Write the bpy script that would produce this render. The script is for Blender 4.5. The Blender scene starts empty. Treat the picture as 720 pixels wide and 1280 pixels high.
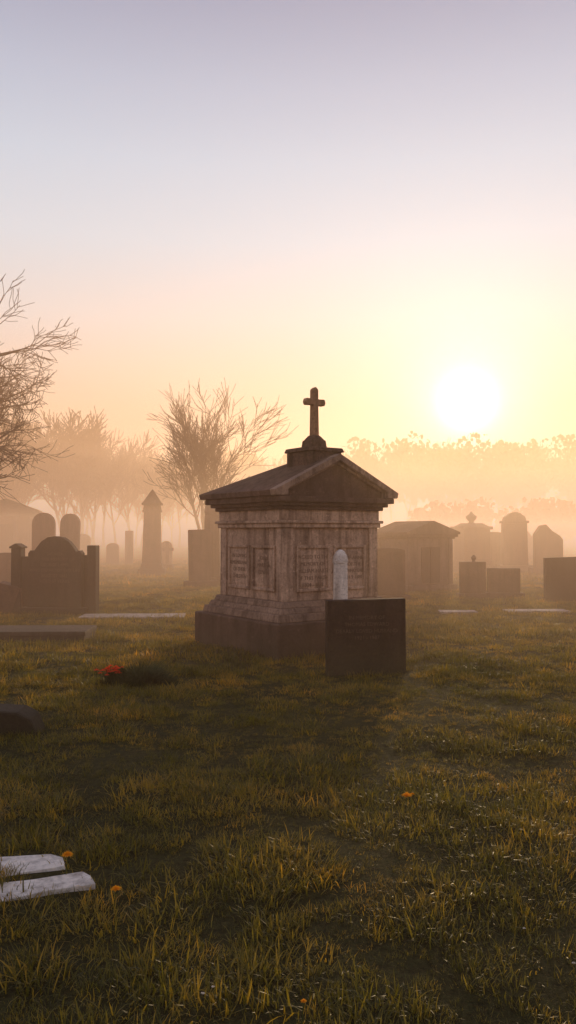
import bpy, bmesh, math, random
from mathutils import Vector, Matrix, noise, Euler
random.seed(7)
scene = bpy.context.scene
scene.view_settings.view_transform='Standard'
scene.view_settings.look='None'
scene.view_settings.exposure=0
R = math.radians

# ------------------------------------------------------------------ helpers
def gh(x, y):
    """terrain height"""
    h = 0.05*noise.noise(Vector((x*0.35, y*0.35, 0.3))) + 0.03*noise.noise(Vector((x*1.3, y*1.3, 4.3)))
    h += 0.012*noise.noise(Vector((x*4.0, y*4.0, 9.3)))
    d = math.hypot(x, y)
    if d > 60:
        h += 0.35*noise.noise(Vector((x*0.02, y*0.02, 2.0)))*min(1, (d-60)/60)
    return h

class MB:
    def __init__(s): s.v=[]; s.f=[]; s.m=[]
    def add(s, vs, fs, m=0):
        o=len(s.v); s.v += [tuple(v) for v in vs]
        for f in fs: s.f.append(tuple(i+o for i in f)); s.m.append(m)
    def box(s, x0,x1,y0,y1,z0,z1,m=0,taper=0.0):
        t=taper
        vs=[(x0,y0,z0),(x1,y0,z0),(x1,y1,z0),(x0,y1,z0),
            (x0+t,y0+t,z1),(x1-t,y0+t,z1),(x1-t,y1-t,z1),(x0+t,y1-t,z1)]
        s.add(vs,[(0,3,2,1),(4,5,6,7),(0,1,5,4),(1,2,6,5),(2,3,7,6),(3,0,4,7)],m)
    def sq(s, w, z0, z1, m=0, taper=0.0):
        h=w/2; s.box(-h,h,-h,h,z0,z1,m,taper)
    def prism(s, poly, y0, y1, m=0):
        n=len(poly)
        vs=[(x,y0,z) for x,z in poly]+[(x,y1,z) for x,z in poly]
        fs=[tuple(range(n)), tuple(range(2*n-1,n-1,-1))]
        for i in range(n):
            j=(i+1)%n; fs.append((i,i+n,j+n,j))
        s.add(vs,fs,m)
    def lathe(s, prof, cx=0, cy=0, n=16, m=0):
        vs=[];fs=[]
        for r,z in prof:
            for k in range(n):
                a=2*math.pi*k/n; vs.append((cx+r*math.cos(a),cy+r*math.sin(a),z))
        for i in range(len(prof)-1):
            for k in range(n):
                k2=(k+1)%n
                fs.append((i*n+k,i*n+k2,(i+1)*n+k2,(i+1)*n+k))
        fs.append(tuple(range(n-1,-1,-1))); fs.append(tuple((len(prof)-1)*n+k for k in range(n)))
        s.add(vs,fs,m)
    def obj(s, name, mats, loc=(0,0,0), rot=0, bevel=0.0, parent=None, tilt=(0,0), smooth=False, fix=True):
        me=bpy.data.meshes.new(name); me.from_pydata(s.v,[],s.f)
        for mt in mats: me.materials.append(mt)
        for p,mi in zip(me.polygons,s.m): p.material_index=mi; p.use_smooth=smooth
        if fix:
            bm=bmesh.new(); bm.from_mesh(me); bmesh.ops.recalc_face_normals(bm,faces=bm.faces); bm.to_mesh(me); bm.free()
        me.update()
        ob=bpy.data.objects.new(name,me); scene.collection.objects.link(ob)
        ob.location=loc; ob.rotation_euler=(tilt[0],tilt[1],rot)
        if bevel>0:
            b=ob.modifiers.new('bevel','BEVEL'); b.width=bevel; b.segments=2; b.limit_method='ANGLE'; b.angle_limit=R(35)
        if parent: ob.parent=parent
        return ob

def nodes(name):
    m=bpy.data.materials.new(name); m.use_nodes=True
    nt=m.node_tree; nt.nodes.clear(); return m,nt
def N(nt,t,**k):
    n=nt.nodes.new(t)
    for a,b in k.items(): setattr(n,a,b)
    return n
def noise_n(nt,vec,scale,detail=6,rough=0.6):
    n=N(nt,'ShaderNodeTexNoise'); n.inputs['Scale'].default_value=scale
    n.inputs['Detail'].default_value=detail; n.inputs['Roughness'].default_value=rough
    nt.links.new(vec,n.inputs['Vector']); return n
def ramp(nt,fac,stops):
    r=N(nt,'ShaderNodeValToRGB'); e=r.color_ramp.elements
    while len(e)>1: e.remove(e[-1])
    e[0].position=stops[0][0]; e[0].color=(*stops[0][1],1)
    for p,c in stops[1:]:
        q=e.new(p); q.color=(*c,1)
    nt.links.new(fac,r.inputs['Fac']); return r
def mix(nt,fac,a,b,mode='MIX'):
    m=N(nt,'ShaderNodeMix',data_type='RGBA',blend_type=mode)
    for s,v in ((m.inputs[0],fac),(m.inputs[6],a),(m.inputs[7],b)):
        if isinstance(v,(int,float)): s.default_value=v
        elif isinstance(v,tuple): s.default_value=(*v,1)
        else: nt.links.new(v,s)
    return m.outputs[2]

def stone(name, light, mid, dark, moss=0.5, bump=0.5, rough=0.85, spec=0.3, streak=0.6):
    m,nt=nodes(name); L=nt.links.new
    out=N(nt,'ShaderNodeOutputMaterial'); bs=N(nt,'ShaderNodeBsdfPrincipled')
    L(bs.outputs[0],out.inputs[0])
    geo=N(nt,'ShaderNodeNewGeometry'); pos=geo.outputs['Position']
    a=noise_n(nt,pos,1.7,8,0.65); b=noise_n(nt,pos,28,6,0.7); c=noise_n(nt,pos,160,3,0.6)
    base=ramp(nt,a.outputs[0],[(0.3,dark),(0.5,mid),(0.72,light)]).outputs[0]
    sp=ramp(nt,b.outputs[0],[(0.32,(0.45,0.42,0.40)),(0.5,(0.95,0.95,0.95)),(0.7,(1.2,1.15,1.1))]).outputs[0]
    col=mix(nt,0.8,base,sp,'MULTIPLY')
    mp=N(nt,'ShaderNodeMapping'); mp.inputs['Scale'].default_value=(9,9,0.7); L(pos,mp.inputs[0])
    st=noise_n(nt,mp.outputs[0],1.0,5,0.6)
    sr=ramp(nt,st.outputs[0],[(0.36,(0.35,0.31,0.30)),(0.52,(1,1,1))]).outputs[0]
    col=mix(nt,streak,col,sr,'MULTIPLY')
    vo=noise_n(nt,pos,11,4,0.75)
    lr=ramp(nt,vo.outputs[0],[(0.60,(0,0,0)),(0.66,(1,1,1))]).outputs[0]
    lm=N(nt,'ShaderNodeMath',operation='MULTIPLY'); L(lr,lm.inputs[0]); lm.inputs[1].default_value=0.35
    col=mix(nt,lm.outputs[0],col,tuple(min(1,x*1.45) for x in light))
    sx=N(nt,'ShaderNodeSeparateXYZ'); L(pos,sx.inputs[0])
    mr=N(nt,'ShaderNodeMapRange'); L(sx.outputs[2],mr.inputs[0]); mr.inputs[1].default_value=0.0; mr.inputs[2].default_value=0.55
    mr.inputs[3].default_value=1; mr.inputs[4].default_value=0
    mm=N(nt,'ShaderNodeMath',operation='MULTIPLY'); L(mr.outputs[0],mm.inputs[0]); L(b.outputs[0],mm.inputs[1])
    m2=N(nt,'ShaderNodeMath',operation='MULTIPLY'); L(mm.outputs[0],m2.inputs[0]); m2.inputs[1].default_value=moss*2; m2.use_clamp=True
    col=mix(nt,m2.outputs[0],col,(0.05,0.055,0.025))
    L(col,bs.inputs['Base Color']); bs.inputs['Roughness'].default_value=rough
    bs.inputs['Specular IOR Level'].default_value=spec
    ad=N(nt,'ShaderNodeMath',operation='MULTIPLY_ADD'); L(c.outputs[0],ad.inputs[0]); ad.inputs[1].default_value=0.3; L(b.outputs[0],ad.inputs[2])
    bp=N(nt,'ShaderNodeBump'); bp.inputs['Strength'].default_value=bump; bp.inputs['Distance'].default_value=0.02
    L(ad.outputs[0],bp.inputs['Height']); L(bp.outputs[0],bs.inputs['Normal'])
    return m

def plain(name,col,rough=0.9,var=0.25,scale=12,transl=0.0):
    m,nt=nodes(name); L=nt.links.new
    out=N(nt,'ShaderNodeOutputMaterial'); bs=N(nt,'ShaderNodeBsdfPrincipled')
    geo=N(nt,'ShaderNodeNewGeometry')
    n=noise_n(nt,geo.outputs['Position'],scale,4)
    r=ramp(nt,n.outputs[0],[(0.3,tuple(c*(1-var) for c in col)),(0.7,tuple(min(1,c*(1+var)) for c in col))])
    L(r.outputs[0],bs.inputs['Base Color']); bs.inputs['Roughness'].default_value=rough
    bs.inputs['Specular IOR Level'].default_value=0.2
    if transl>0:
        tr=N(nt,'ShaderNodeBsdfTranslucent'); L(r.outputs[0],tr.inputs[0])
        mx=N(nt,'ShaderNodeMixShader'); mx.inputs[0].default_value=transl
        L(bs.outputs[0],mx.inputs[1]); L(tr.outputs[0],mx.inputs[2]); L(mx.outputs[0],out.inputs[0])
    else: L(bs.outputs[0],out.inputs[0])
    return m

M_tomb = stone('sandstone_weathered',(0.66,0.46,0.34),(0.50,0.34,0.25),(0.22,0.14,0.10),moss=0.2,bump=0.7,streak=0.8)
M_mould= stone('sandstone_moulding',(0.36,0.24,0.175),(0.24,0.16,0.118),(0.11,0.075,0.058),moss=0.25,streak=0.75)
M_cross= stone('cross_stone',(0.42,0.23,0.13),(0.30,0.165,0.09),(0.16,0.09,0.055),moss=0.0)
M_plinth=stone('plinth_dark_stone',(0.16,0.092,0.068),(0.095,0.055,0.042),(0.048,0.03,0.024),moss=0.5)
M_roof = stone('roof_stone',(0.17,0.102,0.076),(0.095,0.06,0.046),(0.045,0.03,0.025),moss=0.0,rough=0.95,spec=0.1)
M_dark = stone('dark_granite',(0.065,0.036,0.028),(0.043,0.024,0.019),(0.026,0.015,0.013),moss=0.5,bump=0.25,rough=0.8,spec=0.2)
M_grey = stone('grey_stone',(0.22,0.14,0.105),(0.155,0.098,0.075),(0.09,0.058,0.046),moss=0.4)
M_red  = stone('red_sandstone',(0.17,0.088,0.06),(0.115,0.058,0.041),(0.065,0.035,0.026),moss=0.4)
M_pale = stone('pale_marble',(0.80,0.73,0.68),(0.72,0.65,0.60),(0.48,0.42,0.38),moss=0.05,bump=0.2)
M_flat = stone('flat_marble',(0.52,0.43,0.37),(0.42,0.34,0.29),(0.22,0.18,0.15),moss=0.1,bump=0.3)
M_ink2 = plain('inscription_faded',(0.19,0.125,0.09))
M_ink3 = plain('inscription_on_dark',(0.09,0.06,0.048))
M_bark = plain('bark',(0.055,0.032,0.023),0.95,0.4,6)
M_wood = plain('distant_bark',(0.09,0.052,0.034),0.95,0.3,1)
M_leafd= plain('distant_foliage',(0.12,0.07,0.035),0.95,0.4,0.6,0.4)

# ------------------------------------------------------------------ world / light
AZ, EL = R(12.6), R(8.95)
sd = Vector((math.sin(AZ)*math.cos(EL), math.cos(AZ)*math.cos(EL), math.sin(EL)))
w=bpy.data.worlds.new("World"); scene.world=w; w.use_nodes=True
nt=w.node_tree; nt.nodes.clear(); L=nt.links.new
wo=N(nt,'ShaderNodeOutputWorld'); bg=N(nt,'ShaderNodeBackground'); bg.inputs['Strength'].default_value=0.1
L(bg.outputs[0],wo.inputs[0])
sky=N(nt,'ShaderNodeTexSky'); sky.sky_type='NISHITA'; sky.sun_disc=False
sky.sun_elevation=EL; sky.sun_rotation=AZ; sky.dust_density=3.0; sky.air_density=1.0; sky.ozone_density=1.5
tc=N(nt,'ShaderNodeTexCoord')
nm=N(nt,'ShaderNodeVectorMath',operation='NORMALIZE'); L(tc.outputs['Generated'],nm.inputs[0])
sp=N(nt,'ShaderNodeSeparateXYZ'); L(nm.outputs[0],sp.inputs[0])
# hazy dawn air (radiance x8.4, background strength is 0.1)
rp=ramp(nt,sp.outputs[2],[(0.0,(0.70,0.34,0.17)),(0.10,(0.77,0.43,0.25)),(0.15,(0.82,0.54,0.37)),(0.20,(0.84,0.67,0.55)),(0.255,(0.83,0.78,0.74)),
    (0.34,(0.77,0.83,0.89)),(0.42,(0.66,0.76,0.88)),(0.49,(0.54,0.62,0.77)),(0.56,(0.40,0.45,0.61)),(0.75,(0.31,0.34,0.47)),(1.0,(0.25,0.29,0.41))])
sc=N(nt,'ShaderNodeVectorMath',operation='SCALE'); L(rp.outputs[0],sc.inputs[0]); sc.inputs['Scale'].default_value=8.4
hz=mix(nt,0.97,sky.outputs[0],sc.outputs[0])
dp=N(nt,'ShaderNodeVectorMath',operation='DOT_PRODUCT'); L(nm.outputs[0],dp.inputs[0]); dp.inputs[1].default_value=sd
mx0=N(nt,'ShaderNodeMath',operation='MAXIMUM'); L(dp.outputs['Value'],mx0.inputs[0]); mx0.inputs[1].default_value=0
def glow(p,col,prev):
    pw=N(nt,'ShaderNodeMath',operation='POWER'); L(mx0.outputs[0],pw.inputs[0]); pw.inputs[1].default_value=p
    s=N(nt,'ShaderNodeVectorMath',operation='SCALE'); s.inputs[0].default_value=col; L(pw.outputs[0],s.inputs['Scale'])
    a=N(nt,'ShaderNodeVectorMath',operation='ADD'); L(prev,a.inputs[0]); L(s.outputs[0],a.inputs[1]); return a.outputs[0]
o=glow(3500,(30,28,24),hz); o=glow(500,(3.2,3.4,3.2),o); o=glow(110,(1.6,1.9,1.7),o); o=glow(16,(0.6,0.6,0.6),o)
L(o,bg.inputs['Color'])

sl=bpy.data.lights.new('sun','SUN'); sl.energy=5.0; sl.angle=R(4); sl.color=(1.0,0.57,0.26)
so=bpy.data.objects.new('sun',sl); scene.collection.objects.link(so)
so.rotation_euler=sd.to_track_quat('Z','Y').to_euler(); so.location=(20,60,20)

# ------------------------------------------------------------------ camera
cd=bpy.data.cameras.new('camera'); cam=bpy.data.objects.new('camera',cd); scene.collection.objects.link(cam)
cd.sensor_fit='VERTICAL'; cd.sensor_height=24; cd.lens=18.83; cd.clip_end=2000; cd.clip_start=0.05
cam.location=(0,0,1.6); cam.rotation_euler=(R(90+1.43),0,0); scene.camera=cam

# ------------------------------------------------------------------ mist
def mist(name,x0,x1,y0,y1,z0,z1,dens,g=0.50,col=(1.0,0.79,0.59),J=(0.32,0.128,0.052)):
    """homogeneous mist; the small emission term stands for light scattered many times inside the bank"""
    m=bpy.data.materials.new(name); m.use_nodes=True; t=m.node_tree; t.nodes.clear()
    o=t.nodes.new('ShaderNodeOutputMaterial'); v=t.nodes.new('ShaderNodeVolumeScatter')
    v.inputs['Density'].default_value=dens; v.inputs['Anisotropy'].default_value=g; v.inputs['Color'].default_value=(*col,1)
    e=t.nodes.new('ShaderNodeEmission'); e.inputs[0].default_value=(*J,1); e.inputs[1].default_value=dens
    a=t.nodes.new('ShaderNodeAddShader'); t.links.new(v.outputs[0],a.inputs[0]); t.links.new(e.outputs[0],a.inputs[1])
    t.links.new(a.outputs[0],o.inputs['Volume'])
    b=MB(); b.box(x0,x1,y0,y1,z0,z1); ob=b.obj(name,[m]); return ob
mist('haze',-190,200,-30,240,-1.5,25,0.0026)
mist('ground_mist',-150,160,19,200,-1.3,8.5,0.014)
mist('ground_mist',-140,150,9,190,-1.1,2.4,0.018)

# ------------------------------------------------------------------ ground
def axis(lo,hi,near0,near1,step):
    a=[]; v=near0
    while v<=near1: a.append(v); v+=step
    s=step; v=near1
    while v<hi: s*=1.25; v+=s; a.append(min(v,hi))
    s=step; v=near0; b=[]
    while v>lo: s*=1.25; v-=s; b.append(max(v,lo))
    return sorted(set(b+a))
xs=axis(-600,600,-9,9,0.12); ys=axis(-200,700,0.5,20,0.12)
gv=[(x,y,gh(x,y)) for y in ys for x in xs]; nx=len(xs)
gf=[(j*nx+i,j*nx+i+1,(j+1)*nx+i+1,(j+1)*nx+i) for j in range(len(ys)-1) for i in range(nx-1)]
m,nt=nodes('turf_soil'); L=nt.links.new
out=N(nt,'ShaderNodeOutputMaterial'); bs=N(nt,'ShaderNodeBsdfPrincipled'); L(bs.outputs[0],out.inputs[0])
geo=N(nt,'ShaderNodeNewGeometry')
a=noise_n(nt,geo.outputs['Position'],0.7,6); b=noise_n(nt,geo.outputs['Position'],30,5,0.8)
c1=ramp(nt,a.outputs[0],[(0.3,(0.045,0.048,0.016)),(0.55,(0.075,0.070,0.024)),(0.75,(0.11,0.09,0.032))]).outputs[0]
c2=ramp(nt,b.outputs[0],[(0.35,(0.3,0.3,0.3)),(0.65,(1.2,1.2,1.2))]).outputs[0]
L(mix(nt,0.9,c1,c2,'MULTIPLY'),bs.inputs['Base Color']); bs.inputs['Roughness'].default_value=1
bs.inputs['Specular IOR Level'].default_value=0.1
bp=N(nt,'ShaderNodeBump'); bp.inputs['Distance'].default_value=0.05; L(b.outputs[0],bp.inputs['Height']); L(bp.outputs[0],bs.inputs['Normal'])
G=MB(); G.v=gv; G.f=gf; G.m=[0]*len(gf); G.obj('ground',[m],smooth=True,fix=False)

# ------------------------------------------------------------------ grass
m,nt=nodes('grass_blade'); L=nt.links.new; M_grass=m
out=N(nt,'ShaderNodeOutputMaterial'); bs=N(nt,'ShaderNodeBsdfPrincipled'); tr=N(nt,'ShaderNodeBsdfTranslucent')
geo=N(nt,'ShaderNodeNewGeometry'); oi=N(nt,'ShaderNodeObjectInfo')
a=noise_n(nt,geo.outputs['Position'],0.8,5)
c1=ramp(nt,a.outputs[0],[(0.34,(0.050,0.066,0.015)),(0.5,(0.105,0.108,0.025)),(0.66,(0.19,0.155,0.040))]).outputs[0]
c2=ramp(nt,oi.outputs['Random'],[(0,(0.4,0.45,0.4)),(0.5,(1,1,1)),(0.86,(1.5,1.28,1.0)),(1.0,(2.3,1.7,1.25))]).outputs[0]
col=mix(nt,1.0,c1,c2,'MULTIPLY')
L(col,bs.inputs['Base Color']); bs.inputs['Roughness'].default_value=0.42; bs.inputs['Specular IOR Level'].default_value=0.3
tcol=mix(nt,1.0,col,(2.9,2.2,0.85),'MULTIPLY'); L(tcol,tr.inputs[0])
ms=N(nt,'ShaderNodeMixShader'); ms.inputs[0].default_value=0.5; L(bs.outputs[0],ms.inputs[1]); L(tr.outputs[0],ms.inputs[2]); L(ms.outputs[0],out.inputs[0])

coll=bpy.data.collections.new('grass_clumps')
def clump(name,n,rad,lmin,lmax,wd,seg=3):
    vs=[];fs=[]
    for i in range(n):
        a=random.uniform(0,2*math.pi); r=rad*math.sqrt(random.random())
        p=Vector((r*math.cos(a),r*math.sin(a),-0.015))
        ln=random.uniform(lmin,lmax)*(1.0-0.35*r/rad); az=a+random.gauss(0,1.1)
        d=Vector((math.cos(az),math.sin(az),0)); lean=random.uniform(0.1,0.8); curve=random.uniform(0.2,1.9)
        side=Vector((-d.y,d.x,0)); ww=wd*random.uniform(0.6,1.2); o=len(vs)
        ang=lean
        for s in range(seg+1):
            t=s/seg
            if s==seg: vs.append(tuple(p))
            else:
                hw=ww*(1-0.55*t)/2; vs.append(tuple(p-side*hw)); vs.append(tuple(p+side*hw))
            p=p+(d*math.sin(ang)+Vector((0,0,1))*math.cos(ang))*(ln/seg); ang+=curve/seg
        for s in range(seg-1): fs.append((o+2*s,o+2*s+1,o+2*s+3,o+2*s+2))
        fs.append((o+2*seg-2,o+2*seg-1,o+2*seg))
    me=bpy.data.meshes.new(name); me.from_pydata(vs,[],fs); me.materials.append(M_grass)
    ob=bpy.data.objects.new(name,me); coll.objects.link(ob)
for k in range(5): clump(f'clump_a{k}',40,0.075,0.03,0.09,0.0042)
for k in range(3): clump(f'clump_b{k}',45,0.14,0.045,0.12,0.008,2)
for k in range(3): clump(f'clump_c{k}',60,0.38,0.07,0.17,0.02,2)

blocks=[(0.14,11.7,1.08,1.08,R(35)),(0.87,9.1,0.48,0.09,R(8)),(-3.95,12.1,1.0,0.42,R(2)),(-2.45,6.5,0.45,0.16,0),
        (-1.25,3.56,0.50,0.085,R(24)),(-1.45,3.84,0.42,0.10,R(10)),
        (-2.9,15.1,0.95,0.25,0),(3.35,15.9,0.4,0.15,0),(4.9,15.9,0.6,0.2,0)]
def blocked(x,y):
    for bx,by,rx,ry,ro in blocks:
        dx,dy=x-bx,y-by; c,s=math.cos(-ro),math.sin(-ro)
        if abs(dx*c-dy*s)<rx and abs(dx*s+dy*c)<ry: return True
    return False
pts=[];scl=[];rots=[];idx=[]
def scatter(y0,y1,dens,ids,smin,smax):
    yy=y0
    while yy<y1:
        dy=0.25; wdt=0.9*yy+3.4; k=dens*dy*wdt; k=int(k)+(random.random()<k%1)
        for _ in range(k):
            x=random.uniform(-wdt/2,wdt/2); y=yy+random.random()*dy
            if blocked(x,y): continue
            t=noise.noise(Vector((x*1.7,y*1.7,7.7)))+1.2*noise.noise(Vector((x*4.8,y*4.8,1.7)))+0.4*noise.noise(Vector((x*.5,y*.5,3.1)))
            s=smin+(smax-smin)*min(1,max(0,0.45+1.0*t)); s*=random.uniform(0.75,1.25)
            pts.append((x,y,gh(x,y))); scl.append(s); rots.append((random.gauss(0,.15),random.gauss(0,.15),random.uniform(0,6.283))); idx.append(random.choice(ids))
        yy+=dy
scatter(0.8,9.5,215,[0,1,2,3,4],0.42,1.65)
scatter(9.5,24,75,[5,6,7],0.42,1.45)
scatter(24,75,8,[8,9,10],0.5,1.2)
me=bpy.data.meshes.new('grass'); me.from_pydata(pts,[],[])
at=me.attributes.new('sc','FLOAT','POINT'); at.data.foreach_set('value',scl)
at=me.attributes.new('rt','FLOAT_VECTOR','POINT'); at.data.foreach_set('vector',[c for r in rots for c in r])
at=me.attributes.new('ix','INT','POINT'); at.data.foreach_set('value',idx)
go=bpy.data.objects.new('grass',me); scene.collection.objects.link(go)
ng=bpy.data.node_groups.new('grass_scatter','GeometryNodeTree')
ng.interface.new_socket('Geometry',in_out='INPUT',socket_type='NodeSocketGeometry')
ng.interface.new_socket('Geometry',in_out='OUTPUT',socket_type='NodeSocketGeometry')
gi=ng.nodes.new('NodeGroupInput'); gou=ng.nodes.new('NodeGroupOutput')
ip=ng.nodes.new('GeometryNodeInstanceOnPoints'); ci=ng.nodes.new('GeometryNodeCollectionInfo')
ci.inputs['Collection'].default_value=coll; ci.inputs['Separate Children'].default_value=True; ci.inputs['Reset Children'].default_value=True
def na(nm,ty):
    n=ng.nodes.new('GeometryNodeInputNamedAttribute'); n.data_type=ty; n.inputs['Name'].default_value=nm
    return [o for o in n.outputs if o.enabled][0]
ng.links.new(gi.outputs[0],ip.inputs['Points']); ng.links.new(ci.outputs[0],ip.inputs['Instance'])
ip.inputs['Pick Instance'].default_value=True
ng.links.new(na('ix','INT'),ip.inputs['Instance Index']); ng.links.new(na('sc','FLOAT'),ip.inputs['Scale']); ng.links.new(na('rt','FLOAT_VECTOR'),ip.inputs['Rotation'])
ng.links.new(ip.outputs[0],gou.inputs[0])
gm=go.modifiers.new('scatter','NODES'); gm.node_group=ng

# ------------------------------------------------------------------ lettering
def text(lines,size,parent,loc,facing=0,mat=None,name='inscription',lead=1.25):
    cu=bpy.data.curves.new(name,'FONT'); cu.body="\n".join(lines); cu.size=size; cu.align_x='CENTER'; cu.extrude=0.002; cu.space_line=lead
    cu.resolution_u=2
    tmp=bpy.data.objects.new('tmp',cu); scene.collection.objects.link(tmp)
    dg=bpy.context.evaluated_depsgraph_get(); me=bpy.data.meshes.new_from_object(tmp.evaluated_get(dg))
    bpy.data.objects.remove(tmp); me.materials.clear(); me.materials.append(mat)
    ob=bpy.data.objects.new(name,me); scene.collection.objects.link(ob); ob.parent=parent
    ob.location=loc; ob.rotation_euler=(R(90),0,facing); return ob

# ------------------------------------------------------------------ main tomb
tomb=bpy.data.objects.new('stone_mausoleum_tomb',None); scene.collection.objects.link(tomb)
tomb.location=(0.14,11.7,0); tomb.rotation_euler=(0,0,R(35))
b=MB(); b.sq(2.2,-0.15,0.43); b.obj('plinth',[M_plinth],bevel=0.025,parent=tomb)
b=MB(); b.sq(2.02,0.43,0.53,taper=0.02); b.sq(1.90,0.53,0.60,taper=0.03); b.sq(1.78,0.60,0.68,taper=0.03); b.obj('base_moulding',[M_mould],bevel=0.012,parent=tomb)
b=MB(); b.sq(1.58,0.68,1.66)
h=0.82
for sx in(-1,1):
    for sy in(-1,1):
        x0,x1=sorted((sx*h,sx*(h-0.16))); y0,y1=sorted((sy*h,sy*(h-0.16)))
        b.box(x0,x1,y0,y1,0.68,1.66)
def framed(b,x0,x1,z0,z1,face,t=0.04,d0=0.79,d1=0.819):
    def bx(a0,a1,c0,c1,dd):
        if face=='f': b.box(a0,a1,-dd,-d0+0.01,c0,c1)
        elif face=='l': b.box(-dd,-d0+0.01,a0,a1,c0,c1)
        elif face=='r': b.box(d0-0.01,dd,a0,a1,c0,c1)
        else: b.box(a0,a1,d0-0.01,dd,c0,c1)
    bx(x0,x1,z0,z0+t,d1); bx(x0,x1,z1-t,z1,d1); bx(x0,x0+t,z0+t,z1-t,d1); bx(x1-t,x1,z0+t,z1-t,d1)
    bx(x0+t+0.03,x1-t-0.03,z0+t+0.03,z1-t-0.03,d0+0.006)
for f in 'flrb':
    framed(b,-0.60,-0.03,0.80,1.42,f); framed(b,0.03,0.60,0.80,1.42,f)
b.obj('chamber_walls',[M_tomb],bevel=0.008,parent=tomb)
b=MB(); b.sq(1.70,1.66,1.72); b.sq(1.76,1.72,1.76); b.sq(1.67,1.76,1.90); b.obj('frieze',[M_tomb],bevel=0.008,parent=tomb)
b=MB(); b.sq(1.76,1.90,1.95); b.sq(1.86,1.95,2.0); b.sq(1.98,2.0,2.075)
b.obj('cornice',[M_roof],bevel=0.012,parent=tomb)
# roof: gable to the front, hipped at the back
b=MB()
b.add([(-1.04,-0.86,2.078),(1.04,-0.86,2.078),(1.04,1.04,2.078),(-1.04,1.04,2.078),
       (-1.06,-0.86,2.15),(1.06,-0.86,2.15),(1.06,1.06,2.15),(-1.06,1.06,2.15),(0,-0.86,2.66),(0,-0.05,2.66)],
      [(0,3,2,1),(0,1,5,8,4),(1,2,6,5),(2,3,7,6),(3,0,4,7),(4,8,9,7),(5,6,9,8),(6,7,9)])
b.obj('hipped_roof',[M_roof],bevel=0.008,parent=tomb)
b=MB()
b.prism([(-1.045,2.079),(-1.065,2.155),(0,2.668),(0,2.575),(-0.86,2.165),(-0.86,2.079)],-1.0,-0.855); b.prism([(0.0,2.575),(0,2.668),(1.065,2.155),(1.045,2.079),(0.86,2.079),(0.86,2.165)],-1.0,-0.855)
b.prism([(-0.80,2.165),(-0.84,2.176),(0,2.572),(0,2.53)],-0.94,-0.865); b.prism([(0.0,2.53),(0,2.572),(0.84,2.176),(0.80,2.165)],-0.94,-0.865)
b.obj('pediment_mouldings',[M_mould],bevel=0.008,parent=tomb)
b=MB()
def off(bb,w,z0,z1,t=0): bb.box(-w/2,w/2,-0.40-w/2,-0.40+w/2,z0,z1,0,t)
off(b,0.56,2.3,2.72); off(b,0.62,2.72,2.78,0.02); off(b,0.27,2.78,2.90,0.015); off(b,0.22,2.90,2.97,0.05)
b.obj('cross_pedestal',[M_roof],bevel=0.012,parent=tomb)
b=MB(); cs=0.045
b.prism([(-cs-0.01,2.96),(-cs,3.40),(-0.155,3.395),(-0.175,3.44),(-0.155,3.49),(-cs,3.485),(-cs,3.62),(0,3.66),(cs,3.62),(cs,3.485),(0.155,3.49),(0.175,3.44),(0.155,3.395),(cs,3.40),(cs+0.01,2.96)],-0.45,-0.36)
c=b.obj('cross',[M_cross],bevel=0.01,parent=tomb)
text(["SACRED TO THE","MEMORY OF","WILLIAM HARTE","OF THIS PARISH","1804 - 1871"],0.075,tomb,(-0.315,-0.798,1.24),0,M_ink2)
text(["ALSO OF ANNE","WIFE OF THE","ABOVE WHO DIED","MARCH 9 1880"],0.072,tomb,(0.315,-0.798,1.22),0,M_ink2)
text(["IN LOVING","REMEMBRANCE","OF THEIR","CHILDREN"],0.078,tomb,(-0.798,0.315,1.24),R(-90),M_ink2)
text(["JOHN","MARTHA","EDWIN"],0.078,tomb,(-0.798,-0.315,1.22),R(-90),M_ink2)

# ------------------------------------------------------------------ headstones
def arch(w,h,rise,n=10,sh=0.0):
    p=[(-w/2,-0.15),(-w/2,h-rise)]
    r=w/2-sh
    if sh>0: p.append((-r,h-rise))
    for i in range(1,n): 
        a=math.pi*(1-i/n); p.append((r*math.cos(a),h-rise+rise*math.sin(a)))
    if sh>0: p.append((r,h-rise))
    p+= [(w/2,h-rise),(w/2,-0.15)]
    return p
def ogee(w,h):
    q=[(0.5,0),(0.5,0.78),(0.46,0.82),(0.40,0.80),(0.34,0.86),(0.26,0.93),(0.14,0.985),(0,1.0)]
    return [(-x*w,z*h-(0.15 if z==0 else 0)) for x,z in q]+[(x*w,z*h-(0.15 if z==0 else 0)) for x,z in reversed(q[:-1])]
def headstone(x,y,poly,t,mat,rot=0,tilt=(0,0),base=None,name='headstone',bevel=0.012):
    b=MB(); b.prism(poly,-t/2,t/2)
    if base: b.box(-base[0]/2,base[0]/2,-base[1]/2,base[1]/2,-0.15,base[2])
    return b.obj(name,[mat],loc=(x,y,gh(x,y)),rot=rot,tilt=tilt,bevel=bevel)
sqr=lambda w,h:[(-w/2,-0.15),(-w/2,h),(w/2,h),(w/2,-0.15)]

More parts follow.
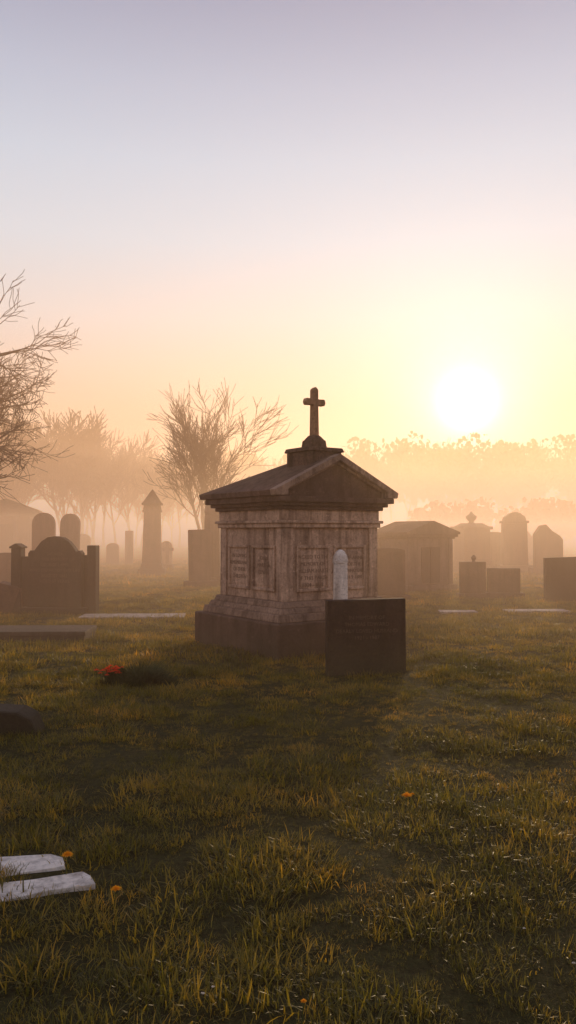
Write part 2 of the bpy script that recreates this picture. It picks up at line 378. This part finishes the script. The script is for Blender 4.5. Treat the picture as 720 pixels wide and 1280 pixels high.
hs=headstone(0.88,9.15,[(-0.455,-0.15),(-0.455,0.835),(0.455,0.85),(0.46,-0.15)],0.13,M_dark,rot=R(9))
text(["IN MEMORY OF","THOMAS EDWARD","DEARLY LOVED HUSBAND","1921 - 1987"],0.06,hs,(0.0,-0.067,0.62),0,M_ink3)
b=MB(); b.box(-0.15,0.15,-0.15,0.15,-0.15,0.12); b.box(-0.095,0.095,-0.095,0.095,0.12,1.2,taper=0.01)
b.lathe([(0.098,1.2),(0.1,1.24),(0.085,1.30),(0.055,1.35),(0.02,1.375)],n=16); b.obj('marble_grave_post',[M_pale],loc=(0.67,10.3,0),bevel=0.008)
headstone(2.36,19,arch(0.8,1.26,0.05),0.18,M_red,base=(1.0,0.4,0.15))
o1=MB(); o1.prism(sqr(0.62,0.87),-0.1,0.1); o1.box(-0.37,0.37,-0.18,0.18,-0.15,0.1)
o1.lathe([(0.05,0.87),(0.03,0.90),(0.06,0.94),(0.07,0.98),(0.03,1.02),(0.01,1.04)],cx=0.03,n=12); o1.obj('headstone',[M_red],loc=(4.54,19.8,0),bevel=0.012)
headstone(5.30,19.8,sqr(0.78,0.72),0.2,M_red,rot=R(-4),base=(0.95,0.42,0.12))
hs8=headstone(6.5,18.5,[(-0.62,-0.15),(-0.62,1.03),(0.62,1.06),(0.62,-0.15)],0.16,M_dark,rot=R(5))
b=MB(); b.sq(1.5,-0.15,0.3); b.sq(1.3,0.3,0.5,taper=0.06); b.sq(1.1,0.5,1.7); b.sq(1.26,1.7,1.82); b.sq(1.05,1.82,1.95,taper=0.2)
b.lathe([(0.14,1.95),(0.08,2.0),(0.2,2.14),(0.22,2.22),(0.1,2.3),(0.06,2.36),(0.02,2.42)],n=14)
b.obj('urn_monument',[M_red],loc=(7.3,32,0),rot=R(12),bevel=0.02)
b=MB(); b.sq(1.25,-0.15,0.3); b.sq(0.95,0.3,1.95,taper=0.03); b.sq(1.02,1.95,2.05); b.prism([(-0.42,2.05),(-0.38,2.2),(-0.2,2.34),(0,2.4),(0.2,2.34),(0.38,2.2),(0.42,2.05)],-0.42,0.42)
b.obj('pillar_monument',[M_red],loc=(9.0,32,0),bevel=0.02,rot=R(-8))
headstone(8.5,33.2,arch(0.8,1.6,0.1),0.2,M_grey)
headstone(9.7,30,[(-0.52,-0.15),(-0.52,1.5),(-0.3,1.82),(-0.1,1.86),(0.12,1.62),(0.4,1.45),(0.52,1.3),(0.52,-0.15)],0.3,M_red,base=(1.3,0.6,0.25))
headstone(11.2,40,arch(1.0,1.5,0.3),0.2,M_grey); headstone(12.9,44,ogee(1.0,1.7),0.2,M_grey); headstone(5.2,42,arch(0.8,1.3,0.3),0.2,M_grey)
hm=bpy.data.objects.new('small_mausoleum',None); scene.collection.objects.link(hm); hm.location=(3.45,22,0); hm.rotation_euler=(0,0,R(28))
b=MB(); b.sq(1.62,-0.15,0.2); b.sq(1.42,0.2,1.42)
for sx in(-1,1):
    for sy in (-1,1): b.box(min(sx*.74,sx*.6),max(sx*.74,sx*.6),min(sy*.74,sy*.6),max(sy*.74,sy*.6),0.2,1.42)
b.obj('walls',[M_grey],bevel=0.01,parent=hm)
b=MB(); b.sq(1.56,1.42,1.47); b.sq(1.68,1.47,1.54); b.prism([(-0.88,1.54),(-0.88,1.60),(0,1.90),(0.88,1.60),(0.88,1.54)],-0.88,0.88); b.obj('roof',[M_roof],bevel=0.01,parent=hm)
b=MB(); b.box(-0.3,0.3,-0.735,-0.70,0.25,1.2); b.box(-0.02,0.02,-0.75,-0.73,0.25,1.2); b.obj('door',[M_dark],parent=hm)
b=MB(); b.prism(ogee(1.08,1.52),-0.09,0.09); b.box(-0.66,0.66,-0.2,0.2,-0.15,0.14)
b.box(-0.92,-0.72,-0.02,0.2,-0.15,1.28); b.box(0.62,0.80,-0.02,0.2,-0.15,1.34)
b.box(-0.735,-0.53,0.03,0.15,-0.15,1.12); b.box(0.53,0.63,0.03,0.15,-0.15,1.15)
b.prism([(-0.95,1.28),(-0.95,1.31),(-0.82,1.38),(-0.69,1.31),(-0.69,1.28)],-0.05,0.23)
fam=b.obj('family_headstone',[M_dark],loc=(-4.52,15.7,0),rot=R(-6),bevel=0.012)
text(["SACRED","TO THE MEMORY OF","GEORGE LAMB","WHO DEPARTED THIS LIFE","AUGUST 1862","AGED 57 YEARS"],0.085,fam,(0,-0.094,1.15),0,M_ink3)
headstone(-5.6,15.9,[(-0.4,-0.15),(-0.4,0.4),(-0.1,0.62),(0.3,0.55),(0.42,-0.15)],0.3,M_red,rot=R(10),tilt=(0.1,0.1))
headstone(-7.9,26,arch(0.72,2.24,0.36),0.2,M_red); headstone(-7.15,26.2,arch(0.62,2.2,0.31),0.2,M_grey,tilt=(0,0.03))
headstone(-7.9,22.5,arch(0.8,1.05,0.1),0.2,M_red); headstone(-6.3,21.5,arch(0.5,1.1,0.2),0.16,M_red)
headstone(-2.50,23,sqr(0.66,1.66),0.2,M_red,rot=R(6),base=(0.95,0.45,0.2),tilt=(0,-0.02))
b=MB(); b.sq(0.7,-0.15,0.3); b.sq(0.5,0.3,2.1,taper=0.04); b.lathe([(0.22,2.1),(0.24,2.2),(0.2,2.36),(0.1,2.44)],n=16); b.obj('round_topped_pillar',[M_red],loc=(-2.22,23.6,0),bevel=0.015)
headstone(-5.6,37,arch(0.55,1.2,0.27),0.2,M_grey); headstone(-8.5,39,arch(0.6,1.1,0.2),0.2,M_grey); headstone(-7.6,38.5,sqr(0.35,1.7),0.3,M_grey)
headstone(-11.5,45,arch(0.9,1.5,0.3),0.2,M_grey); headstone(-3.4,48,arch(0.9,1.5,0.3),0.2,M_grey)
b=MB(); b.sq(0.5,-0.15,0.25); b.prism([(-.07,.25),(-.07,.8),(-.26,.8),(-.26,.94),(-.07,.94),(-.07,1.2),(.07,1.2),(.07,.94),(.26,.94),(.26,.8),(.07,.8),(.07,.25)],-0.07,0.07)
b.obj('cross_headstone',[M_grey],loc=(-5.1,34,0),bevel=0.01)
b=MB(); b.sq(1.0,-0.15,0.22); b.sq(0.84,0.22,0.42,taper=0.04); b.sq(0.72,0.42,2.35,taper=0.06); b.sq(0.70,2.35,2.43); b.sq(0.66,2.43,2.62,taper=0.03)
b.sq(0.76,2.62,2.70); b.sq(0.70,2.70,3.22,taper=0.335); b.obj('obelisk_monument',[M_red],loc=(-5.15,30.5,0),rot=R(6),bevel=0.015)
ml=bpy.data.objects.new('columned_mausoleum',None); scene.collection.objects.link(ml); ml.location=(-14.6,42,0); ml.rotation_euler=(0,0,R(14))
b=MB(); b.box(-1.5,1.5,-1.6,1.6,-0.2,0.3); b.box(-1.2,1.2,-0.9,1.4,0.3,2.4); b.obj('walls',[M_grey],bevel=0.02,parent=ml)
b=MB()
for x in(-1.2,-0.45,0.45,1.2): b.lathe([(0.17,0.3),(0.14,0.42),(0.12,2.28),(0.17,2.4)],cx=x,cy=-1.35,n=14)
b.obj('columns',[M_grey],parent=ml,smooth=False)
b=MB(); b.box(-1.42,1.42,-1.55,1.5,2.4,2.62); b.prism([(-1.6,2.62),(-1.6,2.72),(0,3.3),(1.6,2.72),(1.6,2.62)],-1.65,1.6); b.obj('roof',[M_roof],bevel=0.02,parent=ml)
b=MB(); b.box(-0.35,0.35,-0.94,-0.88,0.31,2.0); b.obj('door',[M_dark],parent=ml)

def ledger(x,y,w,d,h,mat,rot,tilt=(0,0),name='ledger_stone'):
    b=MB(); b.box(-w/2,w/2,-d/2,d/2,-0.1,h*0.6); b.box(-w/2-0.02,w/2+0.02,-d/2-0.02,d/2+0.02,h*0.6,h,taper=0.01)
    return b.obj(name,[mat],loc=(x,y,gh(x,y)),rot=rot,tilt=tilt,bevel=0.01)
ledger(-3.95,12.1,1.95,0.8,0.16,M_plinth,R(2))
ledger(-2.9,15.1,1.9,0.6,0.055,M_flat,R(3)); ledger(3.35,15.9,0.7,0.35,0.05,M_flat,R(-3)); ledger(4.9,15.9,1.2,0.4,0.05,M_flat,R(2))
b=MB(); b.prism([(-0.5,-0.1),(-0.5,0.17),(-0.1,0.22),(0.3,0.205),(0.4,0.15),(0.45,0.03),(0.46,-0.1)],-0.10,0.10)
b.obj('fallen_headstone',[M_dark],loc=(-2.42,6.5,gh(-2.4,6.5)),rot=R(-4),tilt=(R(8),0),bevel=0.02)
bs_=bpy.data.objects.new('broken_marble_slab',None); scene.collection.objects.link(bs_)
z0=gh(-1.2,3.6)
def plank(poly,zb,zt,name):
    b=MB(); n=len(poly)
    vs=[(x,y,zb) for x,y in poly]+[(x,y,zt) for x,y in poly]
    fs=[tuple(range(n-1,-1,-1)),tuple(range(n,2*n))]+[(i,(i+1)%n,(i+1)%n+n,i+n) for i in range(n)]
    b.add(vs,fs); b.obj(name,[M_pale],bevel=0.003,parent=bs_)
plank([(-0.86,3.63),(-0.90,3.71),(-0.95,3.76),(-1.15,3.675),(-1.35,3.62),(-1.75,3.44),(-1.68,3.26),(-1.22,3.46),(-1.05,3.56)],z0-0.05,z0+0.008,'slab_piece_front')
plank([(-1.05,3.83),(-1.09,3.93),(-1.16,3.97),(-1.50,3.92),(-1.85,3.85),(-1.82,3.56),(-1.4,3.66),(-1.22,3.76)],z0-0.05,z0+0.004,'slab_piece_back')

# ------------------------------------------------------------------ flowers & plants
M_yel=plain('yellow_petals',(0.90,0.42,0.02),0.6,0.15,40,0.4); M_red2=plain('red_petals',(0.85,0.10,0.03),0.6,0.3,40,0.5)
M_stem=plain('stems',(0.06,0.09,0.025),0.7,0.3,30,0.3); M_whp=plain('white_petals',(0.7,0.62,0.52),0.6,0.1,30,0.3)
def flower(mb,p,r,mi,n=22,layers=2):
    p=Vector(p)
    for l in range(layers):
        for i in range(n):
            a=2*math.pi*(i+0.5*l)/n+random.uniform(-.1,.1); rr=r*(1-0.35*l)*random.uniform(.85,1.1); zz=r*0.25*l+random.uniform(-.1,.15)*r
            d=Vector((math.cos(a),math.sin(a),0)); s=Vector((-d.y,d.x,0))*rr*0.16
            q=p+d*rr+Vector((0,0,zz)); mid=p+d*rr*0.6+Vector((0,0,zz*0.5+r*0.12))
            mb.add([p,mid-s,q,mid+s],[(0,1,2,3)],mi)
def stem(mb,p0,p1,r,mi):
    p0=Vector(p0);p1=Vector(p1)
    vs=[(p.x+r*math.cos(a),p.y+r*math.sin(a),p.z) for p in(p0,p1) for a in(0,2.1,4.2)]
    mb.add(vs,[(0,1,4,3),(1,2,5,4),(2,0,3,5)],mi)
def dandelion(x,y,h,r=0.022):
    g=gh(x,y); b=MB(); stem(b,(x,y,g-0.02),(x+0.01,y,g+h),0.002,1); flower(b,(x+0.01,y,g+h),r,0,24,3)
    b.obj('dandelion',[M_yel,M_stem],fix=False)
dandelion(0.65,4.50,0.10,0.034); dandelion(-1.02,3.72,0.11,0.030); dandelion(-0.74,3.45,0.09,0.026); dandelion(0.04,2.62,0.09,0.012); dandelion(0.70,4.62,0.08,0.014)
b=MB()
for (x,y) in [(-0.28,2.68),(-0.25,2.72),(0.9,3.1),(1.0,2.85)]:
    flower(b,(x,y,gh(x,y)+0.075),0.008,0,10,1)
b.obj('daisies',[M_whp],fix=False)
b=MB()
cx,cy=-1.58,8.5
for i in range(1500):
    a=random.uniform(0,6.283); r=0.40*math.sqrt(random.random())*random.uniform(.8,1.15); x=cx+r*math.cos(a); y=cy+0.6*r*math.sin(a)
    g=gh(x,y); ln=random.uniform(0.08,0.30)*max(0.25,1-0.6*(r/0.36)**2); ld=Vector((math.cos(a),math.sin(a),0))*random.uniform(0,0.9)
    s=Vector((-math.sin(a+1),math.cos(a+1),0))*random.uniform(0.003,0.009); p=Vector((x,y,g-0.01)); q=p+Vector((0,0,ln*0.6))+ld*ln*0.4; t=p+Vector((0,0,ln*random.uniform(.7,1)))+ld*ln
    b.add([p-s*0.5,p+s*0.5,q+s,t,q-s],[(0,1,2,3,4)],1)
for i in range(22):
    x=-1.82+random.gauss(0,0.07); y=8.36+random.gauss(0,0.05); z=gh(x,y)+random.uniform(0.12,0.22)
    stem(b,(x,y,z-0.16),(x,y,z),0.003,1); flower(b,(x,y,z),random.uniform(0.026,0.042),0,12,3)
b.obj('flowering_grave_plant',[M_red2,plain('plant_leaves',(0.07,0.075,0.028),0.8,0.4,30,0.25)],fix=False)

# ------------------------------------------------------------------ trees
def tubes(mb,lines,mi=0):
    for pts,rad,k in lines:
        vs=[];fs=[]; n=len(pts)
        for i,p in enumerate(pts):
            d=(pts[min(i+1,n-1)]-pts[max(i-1,0)]).normalized()
            u=d.cross(Vector((0.3,0.9,0.1))).normalized(); v=d.cross(u)
            for j in range(k):
                a=2*math.pi*j/k; vs.append(p+(u*math.cos(a)+v*math.sin(a))*rad[i])
        for i in range(n-1):
            for j in range(k):
                j2=(j+1)%k; fs.append((i*k+j,i*k+j2,(i+1)*k+j2,(i+1)*k+j))
        mb.add(vs,fs,mi)
def grow(lines,rng,p,d,ln,r,lev,maxlev,up,spread,kids,wig=0.12,rmin=0.006):
    seg=6 if lev<2 else 4
    pts=[p.copy()];rad=[r]; q=p.copy(); dd=d.copy()
    for i in range(seg):
        dd=(dd+Vector((rng.gauss(0,wig),rng.gauss(0,wig),rng.gauss(0,wig)+up)) ).normalized()
        q=q+dd*(ln/seg); pts.append(q.copy()); rad.append(max(rmin,r*(1-0.72*(i+1)/seg)))
    lines.append((pts,rad,8 if lev==0 else (5 if lev==1 else 3)))
    if lev>=maxlev: return
    nk=kids[min(lev,len(kids)-1)]
    for i in range(nk):
        t=rng.uniform(0.25,1.0) if lev>0 else rng.uniform(0.35,1.0)
        k=min(seg-1,int(t*seg)); f=t*seg-k
        bp=pts[k].lerp(pts[k+1],min(1,f)); bd=(pts[k+1]-pts[k]).normalized()
        ax=Vector((rng.gauss(0,1),rng.gauss(0,1),rng.gauss(0,1))).cross(bd).normalized()
        nd=(bd*math.cos(spread*rng.uniform(.6,1.3))+ax*math.sin(spread*rng.uniform(.6,1.3))).normalized()
        grow(lines,rng,bp,nd,ln*rng.uniform(0.45,0.72)*(1.15-0.35*t),max(rmin,rad[k]*0.62),lev+1,maxlev,up,spread,kids,wig,rmin)
rng=random.Random(11); lines=[]
for i in range(9):
    a=2*math.pi*i/9+rng.uniform(-.3,.3); sp_=rng.uniform(0.08,0.42)
    d=Vector((math.cos(a)*sp_,math.sin(a)*sp_,1)).normalized()
    grow(lines,rng,Vector((math.cos(a)*0.12,math.sin(a)*0.12,0.8)),d,rng.uniform(3.3,4.6),0.075,1,4,0.03,0.5,(7,8,6,4),0.07,0.011)
lines.append(([Vector((0.05,0,-0.2)),Vector((0,0,0.4)),Vector((0,0,1.1))],[0.26,0.2,0.15],8))
b=MB(); tubes(b,lines); b.obj('bare_tree',[M_bark],loc=(-3.7,37,0),fix=False,smooth=True)
rng=random.Random(5); lines=[]
trunk=[Vector((0,0,-0.2)),Vector((0.05,0,1.5)),Vector((0.15,0,3)),Vector((0.1,0.1,5.6))]
lines.append((trunk,[0.5,0.38,0.33,0.28],10))
for i in range(13):
    a=2*math.pi*i/13+rng.uniform(-.2,.2); z=rng.uniform(2.8,5.6); el=rng.uniform(0.15,1.15)
    d=Vector((math.cos(a)*math.cos(el),math.sin(a)*math.cos(el),math.sin(el)))
    grow(lines,rng,Vector((0.1,0,z)),d,rng.uniform(3.0,4.3),0.15,1,4,0.03,0.7,(7,7,6,5),0.17,0.010)
b=MB(); tubes(b,lines); b.obj('large_bare_tree',[M_bark],loc=(-12.9,29,0),fix=False,smooth=True)
def small_tree(seed,h):
    rng=random.Random(seed); ln=[]
    grow(ln,rng,Vector((0,0,-0.2)),Vector((0,0,1)),h*0.62,h*0.016,0,3,0.05,0.6,(9,8,7),0.08,0.024)
    return ln
protos=[small_tree(s,9) for s in range(5)]
def place(mb,proto,x,y,s,rot,mi=0):
    c,sn=math.cos(rot),math.sin(rot)
    out=[([Vector(((p.x*c-p.y*sn)*s+x,(p.x*sn+p.y*c)*s+y,p.z*s)) for p in pts],[r*s for r in rad],3) for pts,rad,k in proto]
    tubes(mb,out,mi)
b=MB(); rng=random.Random(3)
for i in range(60):
    x=rng.uniform(-52,-10); y=rng.uniform(66,86); place(b,rng.choice(protos),x,y,rng.uniform(1.05,1.4)*(1.0 if x<-16 else 0.85),rng.uniform(0,6))
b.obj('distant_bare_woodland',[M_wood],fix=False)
b=MB(); rng=random.Random(9)
def crown(mb,x,y,h,wr,rng,conifer=False,fs=1.0,nl=520):
    place(mb,protos[rng.randrange(5)],x,y,h/9*0.85,rng.uniform(0,6),0)
    lobes=[(rng.uniform(-.5,.5)*wr,rng.uniform(-.5,.5)*wr,rng.uniform(0.4,0.85)*h,rng.uniform(.3,.6)*wr) for _ in range(8)]
    for _ in range(nl):
        if conifer:
            t=rng.random()**0.8; rr=wr*0.6*(1-t)*rng.uniform(.5,1.1); a=rng.uniform(0,6.283)
            p=Vector((x+rr*math.cos(a),y+rr*math.sin(a),h*(0.12+0.9*t)))
        else:
            l=lobes[rng.randrange(8)]; d=Vector((rng.gauss(0,1),rng.gauss(0,1),rng.gauss(0,1))).normalized()*l[3]*rng.uniform(.6,1.1)
            p=Vector((x+l[0],y+l[1],l[2]))+d
        s=rng.uniform(0.15,0.42)*fs; e=Euler((rng.uniform(0,6),rng.uniform(0,6),rng.uniform(0,6))).to_matrix()
        mb.add([p+e@Vector(q)*s for q in((-1,-.5,0),(.3,-.8,0),(1,.1,0),(.2,.9,0),(-.7,.6,0))],[(0,1,2,3,4)],1)
for i in range(48):
    x=-28+i*2.7+rng.uniform(-1.2,1.2); y=rng.uniform(152,168); con=(x>42 and rng.random()<0.6)
    hh=rng.uniform(17.5,19.5) if x<14 else rng.uniform(19.6,22.2)
    crown(b,x,y,hh,rng.uniform(4.5,6.5),rng,con,1.5,560)
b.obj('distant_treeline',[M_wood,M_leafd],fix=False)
b=MB()
for i in range(18):
    crown(b,15+i*2.4+rng.uniform(-1,1),rng.uniform(84,94),rng.uniform(3.6,5.4),rng.uniform(2.4,3.4),rng,False,1,360)
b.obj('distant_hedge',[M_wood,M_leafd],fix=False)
print('verts',sum(len(o.data.vertices) for o in bpy.data.objects if o.type=='MESH'),'inst',len(pts))
